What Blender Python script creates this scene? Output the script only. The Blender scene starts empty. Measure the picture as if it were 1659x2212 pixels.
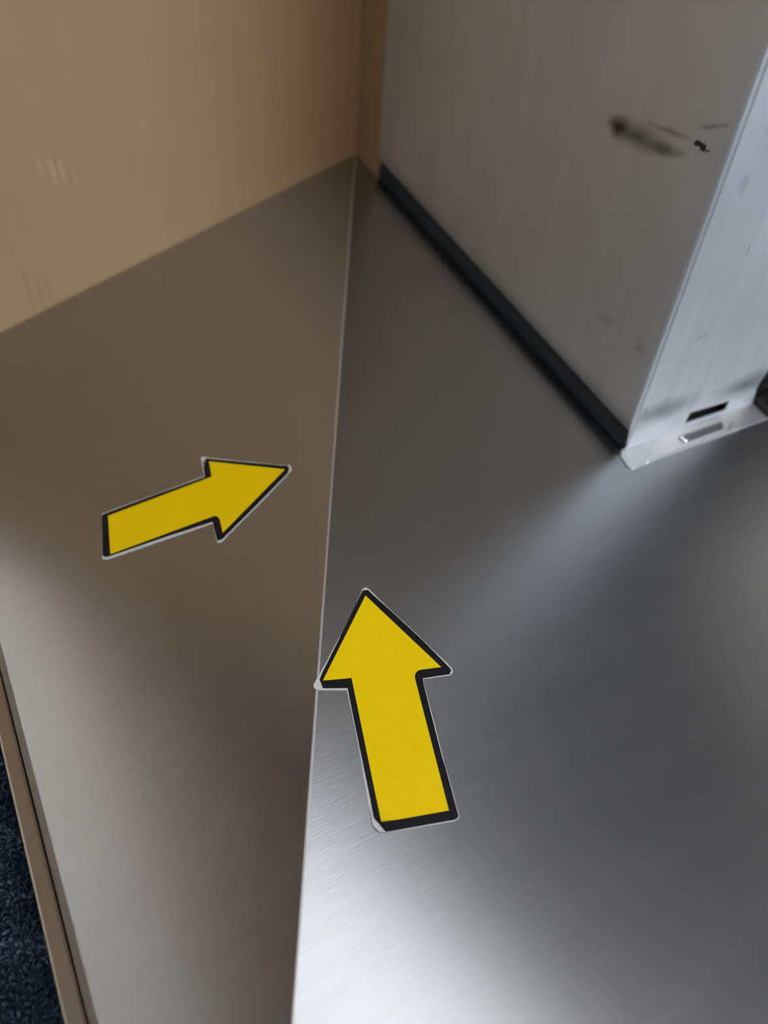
import bpy, bmesh, math, random
from mathutils import Vector, Matrix, noise
from mathutils.geometry import tessellate_polygon

random.seed(7)
scene = bpy.context.scene
C = scene.collection

# ------------------------------------------------------------------ camera
cam_d = bpy.data.cameras.new('camera')
cam = bpy.data.objects.new('camera', cam_d)
C.objects.link(cam)
RX = Vector((0.49793261, 0.86465455, 0.06660045))
RY_ = Vector((0.61658296, -0.29897586, -0.72831235))
RZ = Vector((-0.60982667, 0.40371517, -0.6820011))
m = Matrix.Identity(4)
for i in range(3):
    m[i][0] = RX[i]; m[i][1] = -RY_[i]; m[i][2] = -RZ[i]
m[0][3], m[1][3], m[2][3] = 0.5621622, -0.31276049, 0.20462234
cam.matrix_world = m
cam_d.sensor_fit = 'VERTICAL'
cam_d.sensor_height = 36.0
cam_d.lens = 1617.05 / 2212.0 * 36.0
cam_d.clip_start = 0.01
cam_d.dof.use_dof = True
cam_d.dof.focus_distance = 0.335
cam_d.dof.aperture_fstop = 4.8
scene.camera = cam

# ------------------------------------------------------------------ world and exposure
world = bpy.data.worlds.new('daylight')
scene.world = world
world.use_nodes = True
bg = world.node_tree.nodes['Background']
wnt = world.node_tree
wtc = wnt.nodes.new('ShaderNodeTexCoord')
wsp = wnt.nodes.new('ShaderNodeSeparateXYZ')
wrp = wnt.nodes.new('ShaderNodeValToRGB')
wrp.color_ramp.elements[0].position = 0.49; wrp.color_ramp.elements[0].color = (0.07, 0.07, 0.065, 1)   # ground
wrp.color_ramp.elements[1].position = 0.51; wrp.color_ramp.elements[1].color = (0.66, 0.80, 1.0, 1)      # overcast sky
wmr = wnt.nodes.new('ShaderNodeMapRange')
wmr.inputs[1].default_value = -1.0; wmr.inputs[2].default_value = 1.0
wnt.links.new(wtc.outputs['Generated'], wsp.inputs[0])
wnt.links.new(wsp.outputs[2], wmr.inputs[0])
wnt.links.new(wmr.outputs[0], wrp.inputs[0])
wnt.links.new(wrp.outputs[0], bg.inputs['Color'])
bg.inputs['Strength'].default_value = 10.0
scene.view_settings.view_transform = 'Standard'
scene.view_settings.look = 'None'
scene.view_settings.exposure = 0.0
scene.view_settings.gamma = 1.0
scene.view_settings.use_curve_mapping = False

# ------------------------------------------------------------------ shared dimensions (metres)
A = 0.32457409     # fall of the left panel along -y
B = 0.18781805     # fall of the right panel along +x
FLOOR = -0.15
CEIL = 2.25
X0, X1 = 0.037, 0.3386       # steel column from / to
YE = -0.3467                 # left eave
XE = -YE * A / B             # right eave
YB = 0.70                    # far end of the right panel
ROOM = dict(x0=-2.4, x1=3.2, y0=-1.35, y1=1.95)

# window opening in the wall at x = ROOM x1, with a portal that guides the daylight
WIN = dict(y0=0.05, y1=1.65, z0=0.55, z1=1.85)
pl = bpy.data.lights.new('window_daylight', 'AREA')
pl.shape = 'RECTANGLE'; pl.size = WIN['y1'] - WIN['y0']; pl.size_y = WIN['z1'] - WIN['z0']
pl.cycles.is_portal = True
po = bpy.data.objects.new('window_daylight', pl)
po.location = (ROOM['x1'] + 0.02, (WIN['y0'] + WIN['y1']) / 2, (WIN['z0'] + WIN['z1']) / 2)
po.rotation_euler = (math.pi / 2, 0, math.pi / 2)
C.objects.link(po)


# ------------------------------------------------------------------ materials
def new_mat(name):
    mt = bpy.data.materials.new(name)
    mt.use_nodes = True
    nt = mt.node_tree
    return mt, nt, nt.nodes['Principled BSDF']


def N(nt, typ, **kw):
    n = nt.nodes.new(typ)
    for k, v in kw.items():
        setattr(n, k, v)
    return n


def lk(nt, a, b):
    nt.links.new(a, b)


def math_n(nt, op, a, b=None, clamp=False):
    n = N(nt, 'ShaderNodeMath', operation=op, use_clamp=clamp)
    for i, v in enumerate((a, b)):
        if v is None:
            continue
        if isinstance(v, (int, float)):
            n.inputs[i].default_value = v
        else:
            lk(nt, v, n.inputs[i])
    return n.outputs[0]


def simple(name, col, rough=0.5, metal=0.0, spec=0.5):
    mt, nt, p = new_mat(name)
    p.inputs['Base Color'].default_value = (*col, 1)
    p.inputs['Roughness'].default_value = rough
    p.inputs['Metallic'].default_value = metal
    p.inputs['Specular IOR Level'].default_value = spec
    return mt


def streaks(nt, coord, scale, detail=3.0):
    mp = N(nt, 'ShaderNodeMapping')
    mp.inputs['Scale'].default_value = scale
    lk(nt, coord, mp.inputs['Vector'])
    nz = N(nt, 'ShaderNodeTexNoise')
    nz.inputs['Scale'].default_value = 1.0
    nz.inputs['Detail'].default_value = detail
    lk(nt, mp.outputs[0], nz.inputs['Vector'])
    return nz.outputs['Fac']


def brushed(name, col, rough, aniso, bump=0.08, rot=0.25):
    """brushed stainless steel, the grain runs along U of the mesh's UV map"""
    mt, nt, p = new_mat(name)
    p.inputs['Metallic'].default_value = 1.0
    p.inputs['Anisotropic'].default_value = aniso
    p.inputs['Anisotropic Rotation'].default_value = rot
    uv = N(nt, 'ShaderNodeTexCoord').outputs['UV']
    tg = N(nt, 'ShaderNodeTangent', direction_type='UV_MAP')
    lk(nt, tg.outputs[0], p.inputs['Tangent'])
    fine = streaks(nt, uv, (60, 2600, 1), 2)
    wide = streaks(nt, uv, (5, 160, 1), 3)
    blot = streaks(nt, uv, (9, 9, 1), 4)
    r = math_n(nt, 'ADD', math_n(nt, 'MULTIPLY', wide, 0.05), rough - 0.045)
    r = math_n(nt, 'ADD', r, math_n(nt, 'MULTIPLY', blot, 0.04))
    lk(nt, r, p.inputs['Roughness'])
    ramp = N(nt, 'ShaderNodeMixRGB')
    ramp.inputs[1].default_value = (*[c * 0.93 for c in col], 1)
    ramp.inputs[2].default_value = (*[c * 1.07 for c in col], 1)
    lk(nt, fine, ramp.inputs[0])
    lk(nt, ramp.outputs[0], p.inputs['Base Color'])
    bp = N(nt, 'ShaderNodeBump')
    bp.inputs['Strength'].default_value = bump
    bp.inputs['Distance'].default_value = 0.0004
    lk(nt, fine, bp.inputs['Height'])
    lk(nt, bp.outputs[0], p.inputs['Normal'])
    return mt


def blob(nt, obj, centre, radii, angle, axes, edge, distort, dscale):
    """soft patch: 1 inside an ellipse with a ragged edge, in the plane given by two object axes"""
    nz = N(nt, 'ShaderNodeTexNoise')
    nz.inputs['Scale'].default_value = dscale
    nz.inputs['Detail'].default_value = 5
    lk(nt, obj, nz.inputs['Vector'])
    sp = N(nt, 'ShaderNodeSeparateXYZ')
    lk(nt, obj, sp.inputs[0])
    u = math_n(nt, 'SUBTRACT', sp.outputs[axes[0]], centre[0])
    v = math_n(nt, 'SUBTRACT', sp.outputs[axes[1]], centre[1])
    c, s = math.cos(angle), math.sin(angle)
    uu = math_n(nt, 'ADD', math_n(nt, 'MULTIPLY', u, c / radii[0]), math_n(nt, 'MULTIPLY', v, s / radii[0]))
    vv = math_n(nt, 'ADD', math_n(nt, 'MULTIPLY', u, -s / radii[1]), math_n(nt, 'MULTIPLY', v, c / radii[1]))
    d = math_n(nt, 'SQRT', math_n(nt, 'ADD', math_n(nt, 'MULTIPLY', uu, uu), math_n(nt, 'MULTIPLY', vv, vv)))
    d = math_n(nt, 'ADD', d, math_n(nt, 'MULTIPLY', math_n(nt, 'SUBTRACT', nz.outputs['Fac'], 0.5), distort))
    return math_n(nt, 'DIVIDE', math_n(nt, 'SUBTRACT', 1.0, d), edge, clamp=True)


def mix_col(nt, fac, a, b):
    mx = N(nt, 'ShaderNodeMixRGB')
    for i, v in ((0, fac), (1, a), (2, b)):
        if isinstance(v, (int, float)):
            mx.inputs[i].default_value = v
        elif isinstance(v, tuple):
            mx.inputs[i].default_value = (*v, 1)
        else:
            lk(nt, v, mx.inputs[i])
    return mx.outputs[0]


def galvanised(name, col, rough, marks=(), streak=0.18):
    mt, nt, p = new_mat(name)
    p.inputs['Metallic'].default_value = 1.0
    obj = N(nt, 'ShaderNodeTexCoord').outputs['Object']
    st = streaks(nt, obj, (95, 95, 7), 4)
    bl = streaks(nt, obj, (22, 22, 16), 4)
    f = math_n(nt, 'ADD', math_n(nt, 'MULTIPLY', st, 0.6), math_n(nt, 'MULTIPLY', bl, 0.4))
    rp = N(nt, 'ShaderNodeMapRange')
    rp.inputs[1].default_value = 0.35; rp.inputs[2].default_value = 0.65
    lk(nt, f, rp.inputs[0])
    lo = tuple(c * (1 - streak) for c in col); hi = tuple(min(1, c * (1 + streak * 0.6)) for c in col)
    c = mix_col(nt, rp.outputs[0], lo, hi)
    for (cen, rad, ang, axes, edge, dist, dsc, amt, mc) in marks:
        k = math_n(nt, 'MULTIPLY', blob(nt, obj, cen, rad, ang, axes, edge, dist, dsc), amt)
        c = mix_col(nt, k, c, mc)
    lk(nt, c, p.inputs['Base Color'])
    r = math_n(nt, 'ADD', math_n(nt, 'MULTIPLY', bl, 0.12), rough - 0.06)
    lk(nt, r, p.inputs['Roughness'])
    return mt


STEEL = brushed('brushed_stainless', (0.41, 0.41, 0.417), 0.25, 0.5)
STEEL_EDGE = simple('bent_edge_highlight', (0.80, 0.81, 0.83), 0.42, 1.0)  # paler than the panels, the edge's highlight put into the colour
STEEL_FLANGE = brushed('brushed_flange', (0.52, 0.50, 0.47), 0.38, 0.3)
RAIL = brushed('reflection_tinted_rail', (0.43, 0.37, 0.30), 0.40, 0.2)  # brown of the reflected wood put into the steel colour
dk = (0.10, 0.095, 0.09)
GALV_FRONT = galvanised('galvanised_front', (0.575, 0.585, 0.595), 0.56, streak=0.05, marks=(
    ((0.2715, 0.0968), (0.0105, 0.0066), -0.1, (0, 2), 0.9, 1.0, 150, 0.9, (0.03, 0.028, 0.028)),
    ((0.285, 0.0960), (0.024, 0.0078), 0.0, (0, 2), 1.1, 0.7, 120, 0.85, (0.07, 0.065, 0.06)),
    ((0.303, 0.1035), (0.016, 0.0020), 0.02, (0, 2), 0.8, 0.8, 120, 0.5, dk),
    ((0.303, 0.0955), (0.014, 0.0036), 0.10, (0, 2), 0.8, 0.8, 120, 0.7, dk),
    ((0.3232, 0.1030), (0.0046, 0.0021), -0.2, (0, 2), 0.4, 2.2, 330, 0.95, (0.03, 0.025, 0.025)),
    ((0.326, 0.1120), (0.011, 0.0014), 0.35, (0, 2), 0.8, 0.8, 160, 0.45, dk),
    ((0.327, 0.0000), (0.006, 0.0050), 0.3, (0, 2), 1.2, 1.4, 260, 0.4, dk),
    ((0.300, 0.0030), (0.010, 0.0040), 0.1, (0, 2), 1.2, 1.4, 160, 0.25, dk),
))
GALV_END_LIT = galvanised('galvanised_end_lit', (0.79, 0.81, 0.83), 0.52, marks=(  # paler than the front sheet, window light put into the colour
    ((0.022, -0.0430), (0.036, 0.0115), 0.06, (1, 2), 1.1, 0.8, 90, 0.70, (0.14, 0.14, 0.15)),  # broad dark patch low on the end sheet
    ((0.098, -0.0450), (0.034, 0.0120), 0.12, (1, 2), 1.2, 0.5, 60, 0.72, (0.12, 0.12, 0.14)),  # second broad dark patch, towards the rear edge
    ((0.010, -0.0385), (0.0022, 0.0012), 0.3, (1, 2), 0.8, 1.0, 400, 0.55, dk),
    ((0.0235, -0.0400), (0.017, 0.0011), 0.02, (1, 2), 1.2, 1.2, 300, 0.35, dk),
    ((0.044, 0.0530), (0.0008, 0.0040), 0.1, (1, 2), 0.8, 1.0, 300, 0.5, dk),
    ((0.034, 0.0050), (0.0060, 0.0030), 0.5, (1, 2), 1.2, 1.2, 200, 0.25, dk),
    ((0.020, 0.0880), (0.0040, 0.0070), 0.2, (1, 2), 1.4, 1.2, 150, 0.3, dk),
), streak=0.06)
GALV_FOOT = galvanised('galvanised_foot', (0.78, 0.80, 0.82), 0.42, streak=0.08)
ZINC = galvanised('zinc_plate', (0.86, 0.84, 0.80), 0.42, streak=0.06)
SCREW = simple('screw_zinc', (0.86, 0.87, 0.90), 0.22, 1.0)
DARK = simple('recess_shade_and_marks', (0.015, 0.015, 0.017), 0.6)  # colour for the shade in slot and screw cross, also stamped marks
BASE_SHADE = simple('base_shade', (0.026, 0.032, 0.038), 0.7, 0.0, 0.12)  # added strip's dark colour, standing in for shade at the column base
BLACK_PANEL = simple('black_panel', (0.006, 0.006, 0.007), 0.55, 0.0, 0.15)
DARK_RAIL = simple('dark_rail', (0.10, 0.09, 0.085), 0.38, 1.0)


def sticker_mat(name, col, rough):
    mt, nt, p = new_mat(name)
    obj = N(nt, 'ShaderNodeTexCoord').outputs['Object']
    n = streaks(nt, obj, (220, 220, 220), 4)
    lk(nt, mix_col(nt, n, tuple(c * 0.96 for c in col), tuple(min(1, c * 1.04) for c in col)), p.inputs['Base Color'])
    p.inputs['Roughness'].default_value = rough
    p.inputs['Specular IOR Level'].default_value = 0.12
    return mt


YELLOW = sticker_mat('yellow_vinyl', (0.90, 0.635, 0.0), 0.6)
BLACK = sticker_mat('black_print', (0.011, 0.011, 0.012), 0.45)
WHITE = sticker_mat('white_backing', (0.62, 0.62, 0.61), 0.5)


def wood_mat(name, col):
    mt, nt, p = new_mat(name)
    obj = N(nt, 'ShaderNodeTexCoord').outputs['Object']
    g = streaks(nt, obj, (60, 130, 5), 4)
    b = streaks(nt, obj, (14, 14, 8), 4)
    rp = N(nt, 'ShaderNodeMapRange')
    rp.inputs[1].default_value = 0.3; rp.inputs[2].default_value = 0.7
    lk(nt, math_n(nt, 'ADD', math_n(nt, 'MULTIPLY', g, 0.45), math_n(nt, 'MULTIPLY', b, 0.55)), rp.inputs[0])
    c = mix_col(nt, rp.outputs[0], tuple(x * 0.93 for x in col), tuple(x * 1.06 for x in col))
    pale = (0.72, 0.60, 0.43)
    dark = (0.25, 0.17, 0.075)
    for cen, rad, ang, amt, mc in (
            ((-0.241, 0.016), (0.0018, 0.011), 0.10, 0.18, pale),
            ((-0.2330, 0.013), (0.0020, 0.011), 0.10, 0.28, pale),
            ((-0.2270, 0.010), (0.0018, 0.011), 0.10, 0.28, pale),
            ((-0.2200, 0.006), (0.0020, 0.009), 0.10, 0.15, pale),
            ((-0.116, 0.057), (0.0020, 0.008), 0.0, 0.18, pale),
            ((-0.168, 0.037), (0.0050, 0.004), 0.0, 0.15, pale),
            ((-0.268, -0.066), (0.0017, 0.022), 0.06, 0.50, dark),
            ((-0.261, -0.069), (0.0017, 0.020), 0.06, 0.45, dark),
            ((-0.254, -0.070), (0.0015, 0.018), 0.06, 0.40, dark)):
        k = math_n(nt, 'MULTIPLY', blob(nt, obj, cen, rad, ang, (1, 2), 0.9, 0.8, 120), amt)
        c = mix_col(nt, k, c, mc)
    lk(nt, c, p.inputs['Base Color'])
    p.inputs['Roughness'].default_value = 0.45
    p.inputs['Specular IOR Level'].default_value = 0.35
    return mt


WOOD = wood_mat('tan_wood_panel', (0.395, 0.262, 0.134))
WOOD_DARK = wood_mat('added_wood_panel', (0.13, 0.09, 0.06))
WOOD_SHADED = wood_mat('shaded_wood_trim', (0.30, 0.195, 0.10))  # tan wood darkened, shade beside the column put into the colour


def paint(name, col, rough=0.7):
    mt, nt, p = new_mat(name)
    obj = N(nt, 'ShaderNodeTexCoord').outputs['Object']
    n = streaks(nt, obj, (4, 4, 4), 4)
    lk(nt, mix_col(nt, n, tuple(c * 0.95 for c in col), tuple(min(1, c * 1.04) for c in col)), p.inputs['Base Color'])
    p.inputs['Roughness'].default_value = rough
    return mt


WALL_PAINT = paint('wall_paint', (0.64, 0.63, 0.61))
WALL_LIGHT = paint('light_wall_paint', (0.82, 0.82, 0.81))
CEIL_PAINT = paint('ceiling_paint', (0.36, 0.36, 0.37))


def carpet_mat(name, pile):
    mt, nt, p = new_mat(name)
    obj = N(nt, 'ShaderNodeTexCoord').outputs['Object']
    big = streaks(nt, obj, (60, 60, 60), 4)
    sm = streaks(nt, obj, (420, 420, 420), 3)
    rp = N(nt, 'ShaderNodeValToRGB')
    e = rp.color_ramp.elements
    e[0].position = 0.36; e[0].color = (0.009, 0.016, 0.032, 1)
    e[1].position = 0.68; e[1].color = (0.14, 0.22, 0.30, 1)
    k = rp.color_ramp.elements.new(0.52); k.color = (0.020, 0.045, 0.082, 1)
    lk(nt, math_n(nt, 'ADD', math_n(nt, 'MULTIPLY', big, 0.45), math_n(nt, 'MULTIPLY', sm, 0.55)), rp.inputs[0])
    lk(nt, rp.outputs[0], p.inputs['Base Color'])
    p.inputs['Roughness'].default_value = 0.75
    p.inputs['Specular IOR Level'].default_value = 0.3
    if not pile:
        bp = N(nt, 'ShaderNodeBump')
        bp.inputs['Strength'].default_value = 0.8
        bp.inputs['Distance'].default_value = 0.003
        lk(nt, sm, bp.inputs['Height'])
        lk(nt, bp.outputs[0], p.inputs['Normal'])
    return mt


CARPET = carpet_mat('blue_carpet', False)
PILE = carpet_mat('blue_carpet_pile', True)


def emit(name, col, s):
    mt, nt, p = new_mat(name)
    p.inputs['Base Color'].default_value = (0.8, 0.8, 0.8, 1)
    p.inputs['Emission Color'].default_value = (*col, 1)
    p.inputs['Emission Strength'].default_value = s
    return mt


LAMP_COOL = emit('cool_diffuser', (0.92, 0.95, 1.0), 2.6)
LAMP_WARM = emit('warm_diffuser', (1.0, 0.94, 0.86), 27.0)
FILL_STICKERS = emit('sticker_fill', (1.0, 0.96, 0.92), 9.0)  # unseen lamp added to brighten the stickers
FILL_SIDE_WALL = emit('side_wall_fill', (1.0, 0.96, 0.92), 105.0)  # unseen lamp added to light the side wall mirrored in the left panel
FILL_FAR_WALL = emit('far_wall_fill', (1.0, 0.97, 0.94), 48.0)  # unseen lamp added to brighten the far wall for its reflection
WHITE_METAL = simple('white_metal', (0.7, 0.7, 0.7), 0.4)


def glass_mat():
    mt = bpy.data.materials.new('window_glass')
    mt.use_nodes = True
    nt = mt.node_tree
    nt.nodes.clear()
    o = N(nt, 'ShaderNodeOutputMaterial')
    t = N(nt, 'ShaderNodeBsdfTransparent')
    g = N(nt, 'ShaderNodeBsdfGlossy')
    g.inputs['Roughness'].default_value = 0.02
    fr = N(nt, 'ShaderNodeFresnel')
    fr.inputs[0].default_value = 1.45
    mx = N(nt, 'ShaderNodeMixShader')
    lk(nt, fr.outputs[0], mx.inputs[0]); lk(nt, t.outputs[0], mx.inputs[1]); lk(nt, g.outputs[0], mx.inputs[2])
    lk(nt, mx.outputs[0], o.inputs[0])
    return mt


GLASS = glass_mat()


# ------------------------------------------------------------------ mesh helpers
def link_mesh(name, verts, faces, mat, parent=None, uv=None, smooth=False):
    me = bpy.data.meshes.new(name)
    me.from_pydata([tuple(v) for v in verts], [], faces)
    bm = bmesh.new(); bm.from_mesh(me)
    bmesh.ops.recalc_face_normals(bm, faces=bm.faces)
    bm.to_mesh(me); bm.free()
    me.materials.append(mat)
    if uv:
        lay = me.uv_layers.new(name='UVMap')
        for lp in me.loops:
            lay.data[lp.index].uv = uv(me.vertices[lp.vertex_index].co)
    if smooth:
        for p in me.polygons:
            p.use_smooth = True
    o = bpy.data.objects.new(name, me)
    C.objects.link(o)
    if parent:
        o.parent = parent
    return o


def prism(name, poly, top, thick, mat, parent=None, uv=None, holes=(), lift=None):
    """solid plate: plan outline poly [(x, y)], top(x, y) gives height, thickness straight down"""
    loops = [[Vector((p[0], p[1], 0)) for p in poly]] + [[Vector((p[0], p[1], 0)) for p in h] for h in holes]
    flat = [v for l in loops for v in l]
    tri = tessellate_polygon(loops)
    n = len(flat)
    vt, vb = [], []
    for v in flat:
        z = top(v.x, v.y) + (lift(v.x, v.y) if lift else 0)
        vt.append((v.x, v.y, z)); vb.append((v.x, v.y, z - thick))
    faces = [tuple(t) for t in tri] + [tuple(n + i for i in reversed(t)) for t in tri]
    s = 0
    for l in loops:
        k = len(l)
        for i in range(k):
            a, b = s + i, s + (i + 1) % k
            faces.append((a, b, n + b, n + a))
        s += k
    return link_mesh(name, vt + vb, faces, mat, parent, uv)


def box(name, x, y, z, mat, parent=None, bevel=0.0, uv=None):
    bm = bmesh.new()
    bmesh.ops.create_cube(bm, size=1)
    for v in bm.verts:
        v.co = Vector(((x[0] + x[1]) / 2 + v.co.x * (x[1] - x[0]), (y[0] + y[1]) / 2 + v.co.y * (y[1] - y[0]),
                       (z[0] + z[1]) / 2 + v.co.z * (z[1] - z[0])))
    if bevel:
        bmesh.ops.bevel(bm, geom=bm.edges[:], offset=bevel, segments=2, affect='EDGES', profile=0.5)
    me = bpy.data.meshes.new(name); bm.to_mesh(me); bm.free()
    me.materials.append(mat)
    if uv:
        lay = me.uv_layers.new(name='UVMap')
        for lp in me.loops:
            lay.data[lp.index].uv = uv(me.vertices[lp.vertex_index].co)
    o = bpy.data.objects.new(name, me); C.objects.link(o)
    if parent:
        o.parent = parent
    return o


def empty(name, loc=(0, 0, 0)):
    o = bpy.data.objects.new(name, None)
    o.empty_display_size = 0.02
    C.objects.link(o)
    return o


def tag(o, label=None, cat=None, group=None, kind=None):
    if label: o['label'] = label
    if cat: o['category'] = cat
    if group: o['group'] = group
    if kind: o['kind'] = kind
    return o


def sweep(name, rings, mat, parent=None, uv=None, smooth=True, closed=False):
    """surface through a list of point rows"""
    k = len(rings[0]); v = [p for r in rings for p in r]; f = []
    for i in range(len(rings) - 1):
        for j in range(k - (0 if closed else 1)):
            a = i * k + j; b = i * k + (j + 1) % k
            f.append((a, b, b + k, a + k))
    return link_mesh(name, v, f, mat, parent, uv, smooth)


zr = lambda x, y: -B * x
zl = lambda x, y: A * y
SB, SA = math.sqrt(1 + B * B), math.sqrt(1 + A * A)
uv_r = lambda c: (c.y, c.x * SB)            # grain along y on both panels
uv_l = lambda c: (c.y * SA, c.x)

# ------------------------------------------------------------------ the setting
fl = tag(box('floor', (ROOM['x0'], ROOM['x1']), (ROOM['y0'], ROOM['y1']), (FLOOR - 0.05, FLOOR), CARPET),
         'dark blue loop pile carpet floor', None, None, 'structure')
tag(box('ceiling', (ROOM['x0'], ROOM['x1']), (ROOM['y0'], ROOM['y1']), (CEIL, CEIL + 0.05), CEIL_PAINT),
    'pale grey flat ceiling', None, None, 'structure')
wz = (FLOOR, CEIL)
tag(box('wall_side', (ROOM['x0'], ROOM['x1']), (ROOM['y0'] - 0.1, ROOM['y0']), wz, WALL_PAINT), 'plain off white room wall', None, None, 'structure')
tag(box('wall_far', (ROOM['x0'], ROOM['x1']), (ROOM['y1'], ROOM['y1'] + 0.1), wz, WALL_LIGHT), 'plain off white room wall beyond the column', None, None, 'structure')
tag(box('wall_rear', (ROOM['x0'] - 0.1, ROOM['x0']), (ROOM['y0'], ROOM['y1']), wz, WALL_PAINT), 'plain off white room wall behind the wooden panel', None, None, 'structure')


def yz_plate(name, poly, x0, x1, mat, parent=None, holes=()):
    """plate standing in the y-z plane between x0 and x1"""
    loops = [[Vector((p[0], p[1], 0)) for p in poly]] + [[Vector((p[0], p[1], 0)) for p in h] for h in holes]
    flat = [v for l in loops for v in l]
    tri = tessellate_polygon(loops)
    n = len(flat)
    va = [(x1, v.x, v.y) for v in flat]; vb = [(x0, v.x, v.y) for v in flat]
    faces = [tuple(t) for t in tri] + [tuple(n + i for i in reversed(t)) for t in tri]
    s = 0
    for l in loops:
        k = len(l)
        for i in range(k):
            a, b = s + i, s + (i + 1) % k
            faces.append((a, b, n + b, n + a))
        s += k
    return link_mesh(name, va + vb, faces, mat, parent)


rect = lambda a, b, c, d: [(a, c), (b, c), (b, d), (a, d)]
tag(yz_plate('wall_front', rect(ROOM['y0'], ROOM['y1'], FLOOR, CEIL), ROOM['x1'], ROOM['x1'] + 0.1, WALL_PAINT,
             holes=[rect(WIN['y0'], WIN['y1'], WIN['z0'], WIN['z1'])]), 'off white room wall with the window', None, None, 'structure')
wn = tag(empty('window_1'), 'white framed daylight window', None, None, 'structure')
fr = 0.05
yz_plate('window_frame', rect(WIN['y0'], WIN['y1'], WIN['z0'], WIN['z1']), ROOM['x1'] + 0.04, ROOM['x1'] + 0.08, WHITE_METAL, wn,
         holes=[rect(WIN['y0'] + fr, WIN['y1'] - fr, WIN['z0'] + fr, WIN['z1'] - fr)])
link_mesh('window_pane', [(ROOM['x1'] + 0.06, y, z) for y, z in rect(WIN['y0'] + fr, WIN['y1'] - fr, WIN['z0'] + fr, WIN['z1'] - fr)],
          [(0, 1, 2, 3)], GLASS, wn)

tag(box('added_trim', (ROOM['x0'], ROOM['x1']), (ROOM['y0'], ROOM['y0'] + 0.02), (1.28, CEIL), WOOD_DARK), 'dark brown wooden panelling added for its reflection along the top of the side wall', None, None, 'structure')  # unseen panelling added to give the left panel a brown reflection
# wooden wall: one tall face at x = 0 and a narrow return beside the column
wl = tag(box('wall_left', (-0.04, 0.0), (-0.47, 0.118), (FLOOR, CEIL), WOOD), 'tan wooden wall panel with faint scuffs', None, None, 'structure')
tag(box('trim_1', (0.0, X0), (0.0005, 0.118), (FLOOR, CEIL), WOOD_SHADED, bevel=0.0004), 'narrow tan wooden return beside the steel column', None, None, 'structure')

# ------------------------------------------------------------------ stainless cover
cover = tag(empty('steel_cover'), 'brushed stainless steel cover of two sloping panels meeting at a hip', 'steel cover')
e = 0.0006                                       # half width of the bent hip edge
kf = B / A
right_poly = [(0.0, 0.0), (XE, -kf * XE), (XE, YB), (0.0, YB)]
right_poly = [(0.0, 0.0 + e), (XE - 0.0, -kf * XE + e), (XE, YB), (0.0, YB)]
left_poly = [(0.0, -e), (0.0, YE), (XE - 2 * e, YE)]
right_panel = prism('sloping_panel', right_poly, zr, 0.0015, STEEL, cover, uv_r)
right_panel['label'] = 'cool grey sloping panel with the bright reflection'
left_panel = prism('sloping_panel', left_poly, zl, 0.0015, STEEL, cover, uv_l)
left_panel['label'] = 'warm brown looking sloping panel beside the carpet'
# bent hip edge, a tiny rounded ridge
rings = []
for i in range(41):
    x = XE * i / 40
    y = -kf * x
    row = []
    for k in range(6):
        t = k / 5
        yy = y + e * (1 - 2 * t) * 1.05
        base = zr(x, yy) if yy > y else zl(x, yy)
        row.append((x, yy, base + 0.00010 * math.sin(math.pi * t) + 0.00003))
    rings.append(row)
sweep('hip_edge', rings, STEEL_EDGE, cover)['label'] = 'thin bent edge with a highlight in its colour'
# eave flanges: a small rounded bend, then a steeper lip down to the edge rail
zE = zl(0, YE)


def lip_profile():
    pts = [(0.0, 0.0)]
    r = 0.0009
    a0, a1 = math.atan(A), math.radians(62)
    for k in range(1, 7):
        a = a0 + (a1 - a0) * k / 6
        am = a0 + (a1 - a0) * (k - 0.5) / 6
        st = r * (a1 - a0) / 6 * 1.6
        pts.append((pts[-1][0] + math.cos(am) * st, pts[-1][1] - math.sin(am) * st))
    L = 0.0040 - pts[-1][0]
    pts.append((0.0040, pts[-1][1] - L * math.tan(a1)))
    pts.append((0.0041, FLOOR - zE + 0.0005))
    return pts


LP = lip_profile()
lip_drop = -LP[-2][1]
rows = [[(x, YE - d, zE + h) for d, h in LP] for x in (0.0, XE * 0.5, XE)]
sweep('eave_lip', rows, STEEL_FLANGE, cover, uv=lambda c: (c.x, c.z * 1.0), smooth=False)
rows = [[(XE + d, y, zE + h) for d, h in LP] for y in (YE, 0.1, YB)]
sweep('eave_lip', rows, STEEL_FLANGE, cover, uv=lambda c: (c.y, c.z * 1.0), smooth=False)

# narrow edge rail round the cover, standing on the carpet
rail = tag(empty('edge_rail'), 'narrow steel edge rail, wood reflection put into its colour, between the steel cover and blue carpet', 'edge rail')
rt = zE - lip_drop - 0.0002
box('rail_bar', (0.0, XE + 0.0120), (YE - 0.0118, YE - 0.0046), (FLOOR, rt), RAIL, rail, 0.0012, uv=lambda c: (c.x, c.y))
box('rail_bar', (XE + 0.0046, XE + 0.0118), (YE - 0.0044, YB), (FLOOR, rt), RAIL, rail, 0.0012, uv=lambda c: (c.y, c.x))

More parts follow.
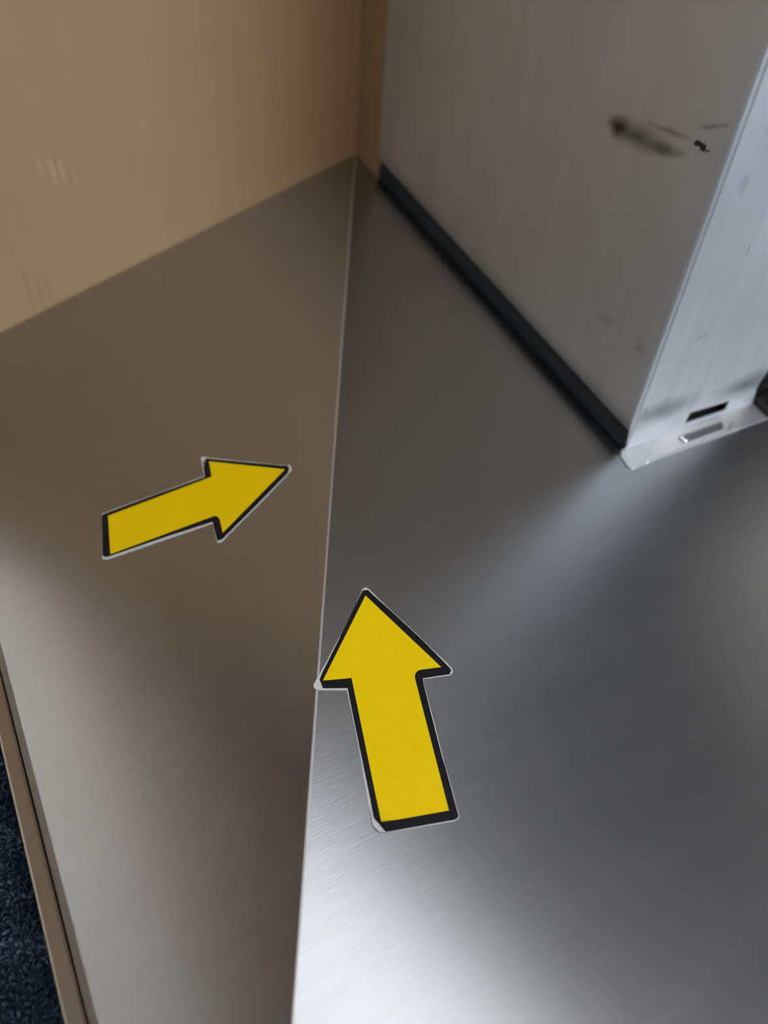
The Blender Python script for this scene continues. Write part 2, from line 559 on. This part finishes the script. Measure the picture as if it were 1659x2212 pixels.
# ------------------------------------------------------------------ galvanised steel column
col = tag(empty('steel_column'), 'galvanised sheet steel column with smudges standing on the steel cover', 'column')
TOP = CEIL - 0.001
RC = 0.0022
rows = []
prof = [(0.0036, 0.0116), (0.0027, 0.0128), (0.0020, 0.0142), (0.0013, 0.0160), (0.0007, 0.0180), (0.0003, 0.0205), (0.0001, 0.023), (0.0, 0.026), (0.0, 0.03), (0.0, 0.1), (0.0, 0.5)]
xs = [X0 + (X1 - RC - X0) * i / 12 for i in range(13)]
for x in xs:
    rows.append([(x, d, -B * x + h) for d, h in prof] + [(x, 0.0, TOP)])
low = lambda h, t: h if h >= 0.03 else h * (1 - t) + t * (0.0006 + (h - 0.0116) * (0.0294 / 0.0184))
for k in range(1, 7):                                 # rounded vertical corner
    a = math.pi / 2 * k / 6
    x = X1 - RC + RC * math.sin(a); yy = RC - RC * math.cos(a)
    s = math.cos(a)
    rows.append([(x, yy + d * s, -B * x + low(h, k / 6)) for d, h in prof] + [(x, yy, TOP)])
x = X1
rows.append([(x, 0.0048, -B * x + low(h, 1)) for d, h in prof] + [(x, 0.0048, TOP)])
rows.append([(x - 0.0060, 0.0050, -B * x + low(h, 1)) for d, h in prof] + [(x - 0.0060, 0.0050, TOP)])
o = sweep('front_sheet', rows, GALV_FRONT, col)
o['label'] = 'warm grey sheet with dark smudge'
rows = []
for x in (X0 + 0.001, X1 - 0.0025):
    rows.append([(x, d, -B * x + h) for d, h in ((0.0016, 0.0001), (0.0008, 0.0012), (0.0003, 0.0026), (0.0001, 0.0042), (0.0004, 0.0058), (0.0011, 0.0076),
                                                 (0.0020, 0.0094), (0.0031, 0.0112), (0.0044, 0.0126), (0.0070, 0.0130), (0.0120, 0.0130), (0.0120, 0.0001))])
sweep('base_shade_strip', rows, BASE_SHADE, col)['label'] = 'dark strip put in for the shade under the sheet'
# end sheet with a slot, a hair behind the folded edge of the front sheet
zb = -B * X1
slot = [(0.0535, -0.0622), (0.0570, -0.0556), (0.0925, -0.0588), (0.0905, -0.0648)]
slot = [(0.0530, zb + 0.0036), (0.0560, zb + 0.0100), (0.0925, zb + 0.0085), (0.0900, zb + 0.0028)]
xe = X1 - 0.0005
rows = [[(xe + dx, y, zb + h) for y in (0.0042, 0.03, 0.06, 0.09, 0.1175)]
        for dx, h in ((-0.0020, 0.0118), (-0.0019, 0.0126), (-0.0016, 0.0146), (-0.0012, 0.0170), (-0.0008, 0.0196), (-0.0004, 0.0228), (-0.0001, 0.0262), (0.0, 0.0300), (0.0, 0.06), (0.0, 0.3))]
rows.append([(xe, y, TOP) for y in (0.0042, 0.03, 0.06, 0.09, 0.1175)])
o = sweep('end_sheet', rows, GALV_END_LIT, col)
o['label'] = 'cool end sheet, window light put into its pale colour'
# the lower skirt flares back out to the foot and carries the slot
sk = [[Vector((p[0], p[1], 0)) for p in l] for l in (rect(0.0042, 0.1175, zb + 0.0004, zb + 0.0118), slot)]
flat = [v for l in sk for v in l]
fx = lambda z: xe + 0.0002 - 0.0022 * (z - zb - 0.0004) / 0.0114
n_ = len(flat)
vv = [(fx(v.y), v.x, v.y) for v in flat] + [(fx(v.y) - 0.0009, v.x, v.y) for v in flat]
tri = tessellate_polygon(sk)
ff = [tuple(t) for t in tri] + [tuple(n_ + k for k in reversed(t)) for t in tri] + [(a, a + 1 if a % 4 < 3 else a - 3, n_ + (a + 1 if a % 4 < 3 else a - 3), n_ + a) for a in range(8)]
link_mesh('slotted_skirt', vv, ff, GALV_END_LIT, col)['label'] = 'flared skirt with a black slot'
yz_plate('slot_shade_plate', rect(0.040, 0.105, zb + 0.0022, 0.0), X1 - 0.0095, X1 - 0.0085, DARK, col)  # dark plate added behind the slot in place of its shade
link_mesh('rear_sheet', [(x, y, z) for y in (0.1165, 0.1175) for x, z in ((X0, -B * X0 + 0.0003), (X1 - 0.002, -B * (X1 - 0.002) + 0.0003), (X1 - 0.002, TOP), (X0, TOP))],
          [(0, 1, 2, 3), (4, 5, 6, 7), (0, 1, 5, 4), (1, 2, 6, 5), (2, 3, 7, 6), (3, 0, 4, 7)], GALV_FRONT, col)
# foot flange resting on the cover
th = 0.0008
foot_poly = [(X1 - 0.0010, 0.0005), (X1 + 0.0030, -0.0034), (X1 + 0.0105, -0.0048), (X1 + 0.0122, -0.0046), (X1 + 0.0134, -0.0034),
             (X1 + 0.0140, -0.0012), (X1 + 0.0140, 0.1165), (X1 - 0.0010, 0.1165)]
zf = lambda x, y: -B * x + th + 0.0001
foot = prism('foot_flange', foot_poly, zf, th, GALV_FOOT, col)
foot['label'] = 'pale folded foot of the column'
# bracket plate with an oblong recess on the foot
plate = [(X1 + 0.0024, 0.0315), (X1 + 0.0034, 0.0275), (X1 + 0.0055, 0.0215), (X1 + 0.0090, 0.0160), (X1 + 0.0132, 0.0088), (X1 + 0.0138, 0.0100),
         (X1 + 0.0138, 0.0900), (X1 + 0.0128, 0.0915), (X1 + 0.0024, 0.1035)]
cx, rr = X1 + 0.0082, 0.0029
rec = []
for k in range(9):
    a = math.pi / 2 + math.pi * k / 8
    rec.append((cx - rr * math.cos(a - math.pi / 2), 0.0425 - rr * math.sin(a - math.pi / 2)))
rec = [(cx + rr * math.cos(t), 0.0430 + rr * math.sin(t)) for t in [0 - math.pi * k / 8 for k in range(9)]]
rec += [(cx - rr * 0.92, 0.0790), (cx - rr * 0.7, 0.0800), (cx + rr * 0.7, 0.0775), (cx + rr, 0.0760)]
zp = lambda x, y: -B * x + th + 0.0016
pt = prism('bracket_plate', plate, zp, 0.0015, ZINC, col, holes=[rec])
pt['label'] = 'creamy zinc bracket with a screw slot'
zi = lambda x, y: -B * x + th + 0.00035
rec2 = [(x, y) for x, y in rec]
inl = prism('slot_floor', rec2, zi, 0.0002, simple('slot_floor', (0.20, 0.20, 0.21), 0.4, 1.0), pt)
# stamped marks near the plate's end: too small to read
for i, (dx, dy, w, h, r) in enumerate(((0.0128, 0.0795, 0.0017, 0.0006, 0.5), (0.0118, 0.0815, 0.0016, 0.0005, -0.4), (0.0108, 0.0832, 0.0019, 0.0005, 0.3),
                                       (0.0100, 0.0850, 0.0014, 0.0005, -0.5), (0.0090, 0.0868, 0.0015, 0.0004, 0.4))):
    c, s = math.cos(r), math.sin(r)
    q = [(X1 + dx + c * a * w / 2 - s * b * h / 2, dy + s * a * w / 2 + c * b * h / 2) for a, b in ((-1, -1), (1, -1), (1, 1), (-1, 1))]
    prism('stamped_mark', q, lambda x, y: zp(x, y) + 0.00005, 0.00008, DARK, pt)
# pan head screw, dark bars stand in for the shade of its cross recess
nrm = Vector((B, 0, 1)).normalized()
sc = Vector((X1 + 0.0082, 0.0440, -B * (X1 + 0.0082) + th + 0.0002))
tx = Vector((1, 0, -B)).normalized(); ty = Vector((0, 1, 0))
lathe = [(0.0, 0.0026), (0.0010, 0.00255), (0.0019, 0.0022), (0.0025, 0.0015), (0.0027, 0.0007), (0.0027, 0.0002)]
rings = []
for r_, h_ in lathe:
    rings.append([tuple(sc + nrm * h_ + (tx * math.cos(t) + ty * math.sin(t)) * max(r_, 1e-5)) for t in [2 * math.pi * k / 20 for k in range(20)]])
scr = sweep('screw', rings, SCREW, col, closed=True)
scr['label'] = 'shiny cross head screw'
for a in (0.6, 0.6 + math.pi / 2):
    d = tx * math.cos(a) + ty * math.sin(a); s_ = tx * -math.sin(a) + ty * math.cos(a)
    v = [tuple(sc + nrm * h + d * u * 0.0013 + s_ * w * 0.0003) for h in (0.0022, 0.00266) for u, w in ((-1, -1), (1, -1), (1, 1), (-1, 1))]
    link_mesh('cross_shade', v, [(0, 1, 2, 3), (4, 5, 6, 7), (0, 1, 5, 4), (1, 2, 6, 5), (2, 3, 7, 6), (3, 0, 4, 7)], DARK, scr)

# black panel beyond the column
bp_ = tag(empty('black_panel'), 'black panel with a dark foot rail just beyond the steel column', 'panel')
prism('panel_sheet', rect(0.328, X1 - 0.0012, 0.1182, 0.60), lambda x, y: 1.6, 1.6 + 0.0560, BLACK_PANEL, bp_)
prism('foot_rail', rect(0.24, X1 + 0.0125, 0.1190, 0.60), lambda x, y: -B * x + 0.0052, 0.0051, DARK_RAIL, bp_)

# ------------------------------------------------------------------ arrow stickers (plan coordinates in millimetres on their panel)
RW = [(360.89, -187.88), (360.79, -186.1), (362.11, -184.99), (378.37, -179.99), (392.71, -175.46), (403.67, -172.31), (413.34, -169.5), (415.49, -169.94), (416.47, -172.09), (412.77, -184.52), (415.23, -185.49), (429.15, -189.48), (445.7, -194.73), (454.48, -197.14), (469.16, -201.42), (469.91, -202.36), (469.97, -204.24), (464.96, -220.51), (461.35, -231.96), (460.01, -234.18), (457.13, -235.15), (450.31, -233.14), (423.37, -224.38), (403.04, -218.55), (398.22, -229.63), (396.59, -231.19), (394.95, -230.7), (391.73, -226.43), (384.79, -217.48), (378.3, -209.0), (369.36, -197.91)]
RB = [(362.08, -188.32), (362.74, -185.94), (377.84, -180.86), (392.83, -176.14), (398.29, -174.53), (413.44, -170.66), (414.53, -170.97), (415.55, -172.51), (412.13, -184.72), (415.01, -185.97), (445.77, -195.48), (450.04, -196.46), (468.72, -201.92), (469.28, -202.85), (469.2, -204.22), (463.55, -222.84), (461.14, -231.42), (454.56, -233.0), (445.66, -230.24), (432.85, -226.42), (419.74, -222.61), (402.25, -217.46), (398.01, -227.29), (393.91, -226.83), (391.2, -223.91), (380.15, -210.2), (378.1, -207.95), (368.22, -195.86)]
RY = [(364.84, -188.3), (411.18, -174.05), (408.44, -183.11), (408.23, -184.59), (408.6, -186.04), (409.44, -187.15), (410.79, -187.91), (465.35, -204.27), (457.25, -231.21), (398.94, -213.81), (394.88, -225.96)]
LW = [(233.24, -222.28), (230.66, -221.79), (229.88, -220.36), (231.61, -218.82), (270.07, -185.32), (270.16, -184.11), (272.11, -184.03), (274.94, -184.66), (282.1, -201.52), (288.33, -217.89), (294.67, -234.25), (293.15, -236.05), (279.81, -233.35), (273.73, -254.24), (263.84, -287.72), (261.59, -289.44), (230.35, -280.94), (230.18, -280.08), (236.95, -253.95), (244.43, -225.0)]
LB = [(233.06, -218.95), (270.75, -185.63), (273.37, -186.01), (275.28, -187.72), (286.25, -215.43), (292.9, -233.17), (292.1, -235.31), (278.62, -232.69), (271.79, -253.57), (262.0, -287.19), (259.62, -288.37), (231.89, -281.0), (231.39, -279.89), (237.78, -254.22), (245.66, -224.71), (234.21, -221.51)]
LY = [(236.17, -218.6), (271.91, -187.58), (289.35, -231.22), (279.77, -229.17), (277.32, -229.4), (276.17, -230.09), (275.48, -231.07), (261.64, -284.62), (234.44, -278.14), (248.29, -221.58)]


def refine(poly, step=3.0, jit=0.0, grow=0.0):
    """millimetre outline -> metres, edges cut into short steps with a slight hand-cut wobble"""
    out = []
    n = len(poly)
    if grow:
        sg = 1 if sum(poly[i][0] * poly[(i + 1) % n][1] - poly[(i + 1) % n][0] * poly[i][1] for i in range(n)) > 0 else -1
        new = []
        for i in range(n):
            p0, p1, p2 = Vector(poly[i - 1]), Vector(poly[i]), Vector(poly[(i + 1) % n])
            d1, d2 = (p1 - p0).normalized(), (p2 - p1).normalized()
            nn = (Vector((d1.y, -d1.x)) + Vector((d2.y, -d2.x))).normalized() * sg
            new.append(tuple(p1 + nn * grow))
        poly = new
    for i in range(n):
        a, b = Vector(poly[i]), Vector(poly[(i + 1) % n])
        k = max(1, int((b - a).length / step))
        nn = Vector((-(b - a).y, (b - a).x)).normalized()
        for j in range(k):
            p = a.lerp(b, j / k)
            if j and jit:
                p = p + nn * jit * noise.noise(Vector((p.x * 0.35, p.y * 0.35, 3.1)))
            out.append((p.x / 1000, p.y / 1000))
    return out


def sticker(label, zfun, W, K, Y, lifts):
    t = tag(empty('arrow_sticker'), label, 'sticker', 'arrow stickers on the steel cover')
    lf = lambda x, y: sum(h * max(0.0, 1 - math.hypot(x - cx_, y - cy_) / r) ** 1.6 for cx_, cy_, r, h in lifts)
    w = prism('backing', refine(W, 1.2, 0.22, -0.22), lambda x, y: zfun(x, y) + 0.00022, 0.00018, WHITE, t, holes=[refine(Y, 1.2)], lift=lambda x, y: 0.9 * lf(x, y))
    w['label'] = 'thin white backing showing round the edge'
    k = prism('border', refine(K, 1.2, 0.10, 0.12), lambda x, y: zfun(x, y) + 0.00034, 0.00008, BLACK, t, holes=[refine(Y, 1.2)], lift=lf)
    k['label'] = 'black printed border'
    y = prism('arrow_field', refine(Y, 1.2), lambda x, y: zfun(x, y) + 0.00036, 0.0003, YELLOW, t)
    y['label'] = 'bright yellow arrow field'
    return t


sticker('yellow arrow sticker with black border on the cool grey panel, touching the hip edge', zr, RW, RB, RY,
        [(0.3955, -0.2310, 0.009, 0.0007), (0.4590, -0.2345, 0.012, 0.0010), (0.3610, -0.1865, 0.005, 0.0004)])
sticker('yellow arrow sticker with black border on the warm brown panel beside the hip edge', zl, LW, LB, LY,
        [(0.2305, -0.2200, 0.006, 0.0005), (0.2730, -0.1845, 0.007, 0.0006), (0.2615, -0.2890, 0.006, 0.0004)])

# ------------------------------------------------------------------ ceiling lamps and added fill lamps
def ceiling_lamp(x, y, sx, sy, mat, label, turn=0.0):
    t = tag(empty('ceiling_lamp'), label, 'lamp', 'ceiling lamps')
    t.location = (x, y, CEIL - 0.001)
    t.rotation_euler.z = math.radians(turn)
    prism('lamp_frame', rect(-sx / 2 - 0.03, sx / 2 + 0.03, -sy / 2 - 0.03, sy / 2 + 0.03), lambda a, b: 0.0, 0.03, WHITE_METAL, t,
          holes=[rect(-sx / 2, sx / 2, -sy / 2, sy / 2)])
    prism('lamp_diffuser', rect(-sx / 2, sx / 2, -sy / 2, sy / 2), lambda a, b: -0.006, 0.012, mat, t)


ceiling_lamp(1.02, 0.04, 1.3, 0.70, LAMP_COOL, 'dim cool white rectangular ceiling lamp above the steel cover', 22)
ceiling_lamp(2.65, 0.50, 0.6, 0.62, LAMP_WARM, 'bright warm white square ceiling lamp beside the window')
ceiling_lamp(1.70, -0.95, 0.6, 0.25, FILL_STICKERS, 'small added fill lamp for the stickers, near the side wall')
ceiling_lamp(-1.10, -0.15, 0.6, 0.30, FILL_SIDE_WALL, 'added fill lamp for the side wall, behind the wooden wall panel')
ceiling_lamp(-1.25, 1.15, 0.6, 0.30, FILL_FAR_WALL, 'added fill lamp for the far wall, in the room corner past the column')

# ------------------------------------------------------------------ carpet loops beside the rail
def loops_mesh():
    V, F = [], []
    rnd = random.Random(3)
    sp = 0.0031
    x = 0.0
    y1 = YE - 0.0118 - 0.002
    ny = int(0.16 / sp)
    nx = int(0.85 / sp)
    for i in range(nx):
        for j in range(ny):
            px = -0.05 + i * sp + rnd.uniform(-1, 1) * 0.0010
            py = y1 - j * sp + rnd.uniform(-1, 1) * 0.0013
            a = rnd.uniform(0, math.pi)
            hgt = rnd.uniform(0.0026, 0.0050); wid = rnd.uniform(0.0009, 0.0016); th_ = rnd.uniform(0.0006, 0.0010)
            ca, sa = math.cos(a), math.sin(a)
            tilt = rnd.uniform(-0.0015, 0.0015)
            path = []
            for k in range(5):
                t = math.pi * k / 4
                path.append((-math.cos(t) * wid, math.sin(t) * hgt, tilt * math.sin(t)))
            base = len(V)
            for k, (u, h, w) in enumerate(path):
                t = math.pi * k / 4
                du, dh = math.sin(t), math.cos(t)
                L = math.hypot(du * wid, dh * hgt) or 1
                nu, nh = -dh * hgt / L, du * wid / L
                for q in range(4):
                    b = math.pi / 2 * q + 0.4
                    uu = u + nu * math.cos(b) * th_; hh = h + nh * math.cos(b) * th_; ww = w + math.sin(b) * th_
                    V.append((px + uu * ca - ww * sa, py + uu * sa + ww * ca, FLOOR + hh))
            for k in range(4):
                for q in range(4):
                    a0 = base + k * 4 + q; b0 = base + k * 4 + (q + 1) % 4
                    F.append((a0, b0, b0 + 4, a0 + 4))
    me = bpy.data.meshes.new('carpet_pile')
    me.from_pydata(V, [], F)
    me.polygons.foreach_set('use_smooth', [True] * len(me.polygons))
    me.materials.append(PILE)
    o = bpy.data.objects.new('carpet_pile', me)
    C.objects.link(o)
    o.parent = fl
    o['kind'] = 'stuff'
    o['label'] = 'short looped navy carpet pile'


loops_mesh()
bpy.context.view_layer.update()
